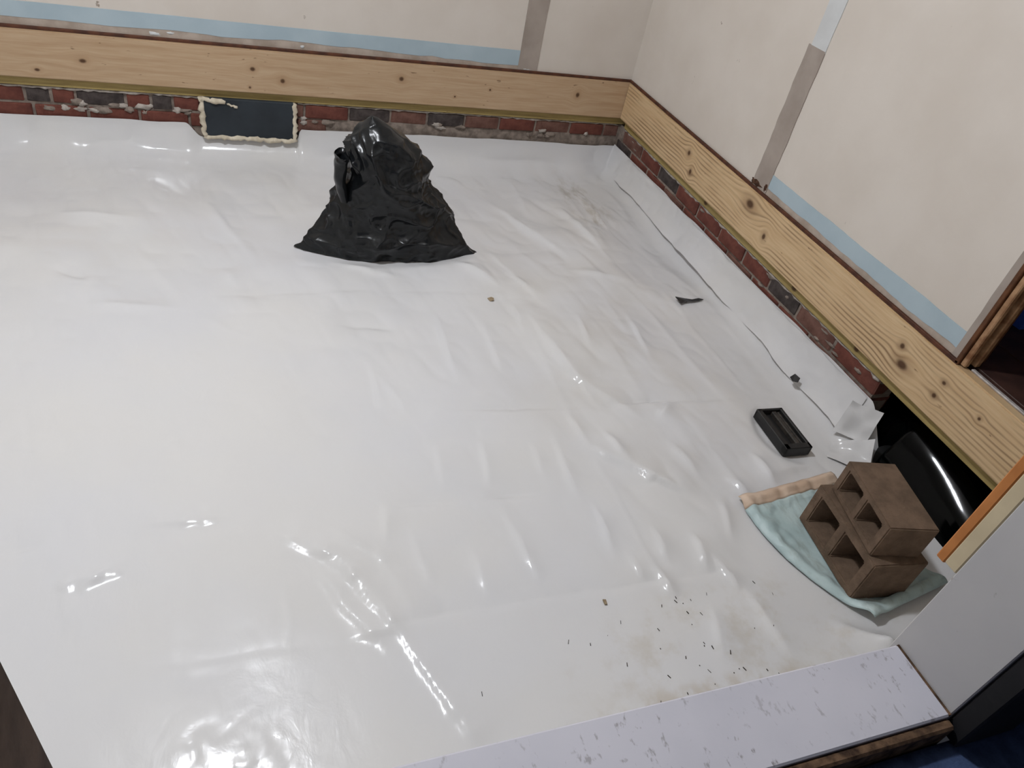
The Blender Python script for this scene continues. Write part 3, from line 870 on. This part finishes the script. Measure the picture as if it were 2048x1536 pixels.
# ------------------------------------------------------------------ small black grooved box
bx = empty('grooved_box', (-.222, -2.048, .002), math.radians(-2))
tag(bx, 'small black rectangular plastic piece with a long groove in its top', 'plastic box')
Wb, Lb, Hb = .052, .098, .038
obj('tray', box_mesh((-Wb, Wb, -Lb, Lb, 0, .016), (-Wb, -Wb + .018, -Lb, Lb, .010, Hb), (Wb - .012, Wb, -Lb, Lb, .010, Hb),
                     (-Wb, Wb, -Lb, -Lb + .024, .010, Hb), (-Wb, Wb, Lb - .010, Lb, .010, Hb), bevel=.002), M['black_box'], bx)
obj('inner_rib', box_mesh((.004, .022, -Lb + .024, Lb - .012, .014, Hb - .004), bevel=.003), M['black_rib'], bx)
obj('inner_rib', box_mesh((.028, .036, -Lb + .024, Lb - .012, .014, Hb - .008), bevel=.002), M['black_rib'], bx)
obj('inner_rib', box_mesh((-.028, -.020, -Lb + .030, Lb - .014, .014, Hb - .012), bevel=.002), M['black_rib'], bx)

# ------------------------------------------------------------------ scraps and crumbs
def scrap(name, outline, loc, mat, label, cat, th=.003, seed=0, group=None):
    n = len(outline)
    vs = []
    for k, dz in ((0, 0), (1, th)):
        for i, (x, y) in enumerate(outline):
            vs.append((x, y, dz + .006 * (1 + mnoise.noise(Vector((x * 40, y * 40, seed))))))
    faces = [tuple(range(n))[::-1], tuple(range(n, 2 * n))] + [(i, (i + 1) % n, n + (i + 1) % n, n + i) for i in range(n)]
    bm = bmesh.new(); me0 = pydata(vs, faces); bm.from_mesh(me0); bpy.data.meshes.remove(me0)
    bmesh.ops.triangulate(bm, faces=[f for f in bm.faces if len(f.verts) > 4])
    o = obj(name, bm_mesh(bm), mat); o.location = loc
    return tag(o, label, cat, group)
scrap('plastic_scrap', [(-.062, .022), (-.020, .014), (.010, .004), (.045, .010), (.066, .002), (.040, -.006), (.005, -.010), (-.030, -.012), (-.056, -.022)],
      (-.155, -1.262, sheet_z(-.155, -1.262) + .004), M['scrap'], 'thin tapered black plastic scrap lying on the white sheet', 'plastic scrap', .003, 1)
sc2 = scrap('plastic_scrap', [(-.010, .018), (.012, .012), (.014, -.014), (-.002, -.022), (-.012, -.006)],
      (-.040, -1.840, .066), M['scrap'], 'tiny black plastic scrap by the foot of the right brick wall', 'plastic scrap', .004, 2)
sc2.rotation_euler = (0, math.radians(-65), 0)
scrap('mortar_crumb', [(-.012, .008), (.003, .010), (.012, .003), (.008, -.009), (-.006, -.008)], (-1.015, -1.205, sheet_z(-1.015, -1.205) - .003), M['crumb'],
      'small brown crumb on the white sheet, nearest the bag', 'crumb', .003, 3)
scrap('mortar_crumb', [(-.004, .007), (.004, .005), (.004, -.007), (-.003, -.006)], (-1.105, -2.545, sheet_z(-1.105, -2.545) - .003), M['crumb'],
      'small brown crumb on the white sheet near the sill', 'crumb', .003, 4)
rg = random.Random(77)
bm = bmesh.new()
for i in range(40):
    x, y = rg.gauss(-.90, .14), rg.uniform(-2.86, -2.56)
    s, l, a = rg.uniform(.0003, .0009), rg.uniform(.0008, .0060), rg.uniform(-.5, .5) + math.pi / 2
    c, sn = math.cos(a), math.sin(a)
    z = sheet_z(x, y)
    q = [(-l, -s), (l, -s), (l, s), (-l, s)]
    lo = [bm.verts.new((x + p * c - r * sn, y + p * sn + r * c, z - .0015)) for p, r in q]
    hi = [bm.verts.new((x + p * c - r * sn, y + p * sn + r * c, z + .0016)) for p, r in q]
    bm.faces.new(hi); bm.faces.new(lo[::-1])
    for k in range(4): bm.faces.new([lo[k], lo[(k + 1) % 4], hi[(k + 1) % 4], hi[k]])
dust = obj('dirt_specks', bm_mesh(bm), M['speck'])
tag(dust, 'dark dirt specks scattered on the white sheet near the sill', 'dirt', kind='stuff')

# ------------------------------------------------------------------ doorway in the right wall and the dim room beyond
struct('trim_3', box_mesh((.004, WF + .10, -2.282, -2.2685, ZL1 + .002, 2.50), bevel=.002), M['casing_dark'], 'dark brown strip at the edge of the right doorway')
struct('trim_4', box_mesh((.012, .030, -2.300, -2.2825, ZL1 + .004, 2.50), bevel=.003), M['casing_wood'], 'brown wooden casing strip at the edge of the right doorway')
struct('trim_5', box_mesh((.046, .066, -2.306, -2.2825, ZL1 + .006, 2.50), bevel=.003), M['casing_wood'], 'inner brown wooden casing strip of the right doorway')
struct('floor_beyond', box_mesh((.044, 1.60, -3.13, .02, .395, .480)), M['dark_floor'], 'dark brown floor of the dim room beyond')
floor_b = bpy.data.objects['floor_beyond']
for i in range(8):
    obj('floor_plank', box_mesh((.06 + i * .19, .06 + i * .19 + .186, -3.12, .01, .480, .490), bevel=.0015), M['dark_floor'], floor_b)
ts = obj('threshold_strip', box_mesh((.030, .043, -2.995, -2.310, .4842, .4910), bevel=.002), M['metal_strip'])
tag(ts, 'pale narrow threshold strip on the ledger board in the right doorway', 'threshold')
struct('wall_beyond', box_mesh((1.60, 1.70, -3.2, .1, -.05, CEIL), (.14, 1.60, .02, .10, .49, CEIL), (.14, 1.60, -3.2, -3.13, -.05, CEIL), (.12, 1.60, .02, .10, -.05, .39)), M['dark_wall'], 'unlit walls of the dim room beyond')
bin_root = empty('storage_bin', (.60, -1.98, .490), math.radians(4))
tag(bin_root, 'dark blue plastic bin standing in the unlit room beyond the doorway', 'bin')
def tapered(w0, w1, h):
    bm = bmesh.new()
    vs = []
    for z, w in ((0, w0), (h, w1), (h, w1 - .012), (.012, w0 - .012)):
        vs.append([bm.verts.new((sx * w, sy * w * .75, z)) for sx, sy in ((-1, -1), (1, -1), (1, 1), (-1, 1))])
    for a, b in zip(vs[:-1], vs[1:]):
        for k in range(4): bm.faces.new([a[k], a[(k + 1) % 4], b[(k + 1) % 4], b[k]])
    bm.faces.new(vs[0][::-1]); bm.faces.new(vs[-1])
    return bm_mesh(bm)
obj('bin_body', tapered(.20, .25, .30), M['navy_plastic'], bin_root)
obj('lid', box_mesh((-.265, .265, -.205, .205, .300, .325), bevel=.006), M['navy_plastic'], bin_root)

# ------------------------------------------------------------------ near wall, doorway with white sill and jamb
XJ, XP = -.870, -2.120
struct('wall_near', box_mesh((XL, XP - .13, -3.13, YN, -.05, CEIL), (XJ + .022, .14, -3.13, YN, -.05, CEIL), (XP - .13, XJ + .022, -3.13, YN, 2.56, CEIL),
                             (XP - .13, XJ + .022, -3.125, -3.03, -.05, .468)), M['drywall_plain'], 'near wall with the doorway the room is seen from')
struct('trim_6', box_mesh((XP, XJ - .002, -3.140, -3.010, .470, .500), bevel=.003), M['white_sill'], 'white painted speckled door sill in the foreground')
obj('joint_line', box_mesh((XJ - .005, XJ - .0003, -3.139, -3.011, .496, .5008)), M['worn_wood'], bpy.data.objects['trim_6'])
struct('trim_7', box_mesh((XP, XJ - .002, -3.158, -3.1405, .425, .494), bevel=.004), M['worn_wood'], 'worn brown wooden nosing along the near edge of the white sill')
struct('trim_8', box_mesh((XJ, XJ + .021, -3.139, -3.000, .470, 2.56), bevel=.002), M['white_jamb'], 'white painted door jamb on the right of the sill')
struct('trim_9', box_mesh((XJ + .002, XJ + .10, -2.999, -2.975, .690, 2.56), bevel=.002), M['cream_edge'], 'cream edge of the casing behind the white jamb')
struct('trim_10', box_mesh((XJ + .002, XJ + .10, -2.9748, -2.958, .686, 2.56), bevel=.002), M['orange_wood'], 'orange brown wooden edge of the casing behind the white jamb')
struct('trim_11', box_mesh((XP - .13, XP, -3.150, -3.018, .470, 2.56), bevel=.004), M['brown_post'], 'grimy brown wooden post at the left of the doorway')
struct('trim_12', box_mesh((XJ + .004, XJ + .14, -3.175, -3.1405, .455, 2.60), bevel=.003), M['blackish'], 'casing beside the white jamb, coloured near-black for the unlit hall')
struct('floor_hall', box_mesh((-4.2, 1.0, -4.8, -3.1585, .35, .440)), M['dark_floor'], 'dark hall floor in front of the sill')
struct('wall_hall', box_mesh((XJ + .145, 1.0, -3.165, -3.135, .44, CEIL)), M['blackish'], 'hall side of the near wall, coloured near-black as unlit')
def rug():
    n, mm = 70, 40
    P = np.zeros((n, mm, 3))
    for i in range(n):
        for j in range(mm):
            x = -1.75 + 1.70 * i / (n - 1); y = -3.95 + .789 * j / (mm - 1)
            P[i, j] = (x, y, .448 + .006 * mnoise.noise(Vector((x * 6, y * 6, 1))) + .003 * mnoise.noise(Vector((x * 20, y * 20, 2))))
    return grid_mesh(P)
rg_o = obj('rug', rug(), M['navy'])
so = rg_o.modifiers.new('thickness', 'SOLIDIFY'); so.thickness = .006; so.offset = -1
tag(rg_o, 'dark blue cloth mat on the floor in front of the white sill', 'mat')
scrap('tan_crumb', [(-.016, .010), (.002, .016), (.018, .006), (.014, -.010), (-.004, -.014)], (-1.020, -3.190, .446), M['sealant'],
      'small tan crumb on the dark blue mat', 'crumb', .006, 8)

# ------------------------------------------------------------------ ceiling lamp (out of view above)
lamp = empty('ceiling_lamp', LAMP_POS)
tag(lamp, 'round white dome lamp on the ceiling above the plastic sheet', 'lamp')
def dome(r, h, n=32, k=10):
    vs, fs = [], []
    for j in range(k):
        a = math.pi / 2 * j / k
        for i in range(n):
            t = 2 * math.pi * i / n
            vs.append((r * math.cos(a) * math.cos(t), r * math.cos(a) * math.sin(t), -h * math.sin(a)))
    vs.append((0, 0, -h))
    for j in range(k - 1):
        for i in range(n):
            l = (i + 1) % n
            fs.append((j * n + i, (j + 1) * n + i, (j + 1) * n + l, j * n + l))
    for i in range(n): fs.append(((k - 1) * n + i, k * n, (k - 1) * n + (i + 1) % n))
    me = pydata(vs, fs)
    for p in me.polygons: p.use_smooth = True
    return me
t = NT('lamp_glow', .4)
t.b.inputs['Base Color'].default_value = (1, 1, 1, 1)
t.b.inputs['Emission Color'].default_value = (.965, 1.0, 1.06, 1)
t.b.inputs['Emission Strength'].default_value = LAMP_STRENGTH
obj('glass_dome', dome(.11, .08), t.m, lamp)
obj('lamp_rim', box_mesh((-.13, .13, -.13, .13, .0, .05), bevel=.02, seg=2), M['lamp_base'], lamp)
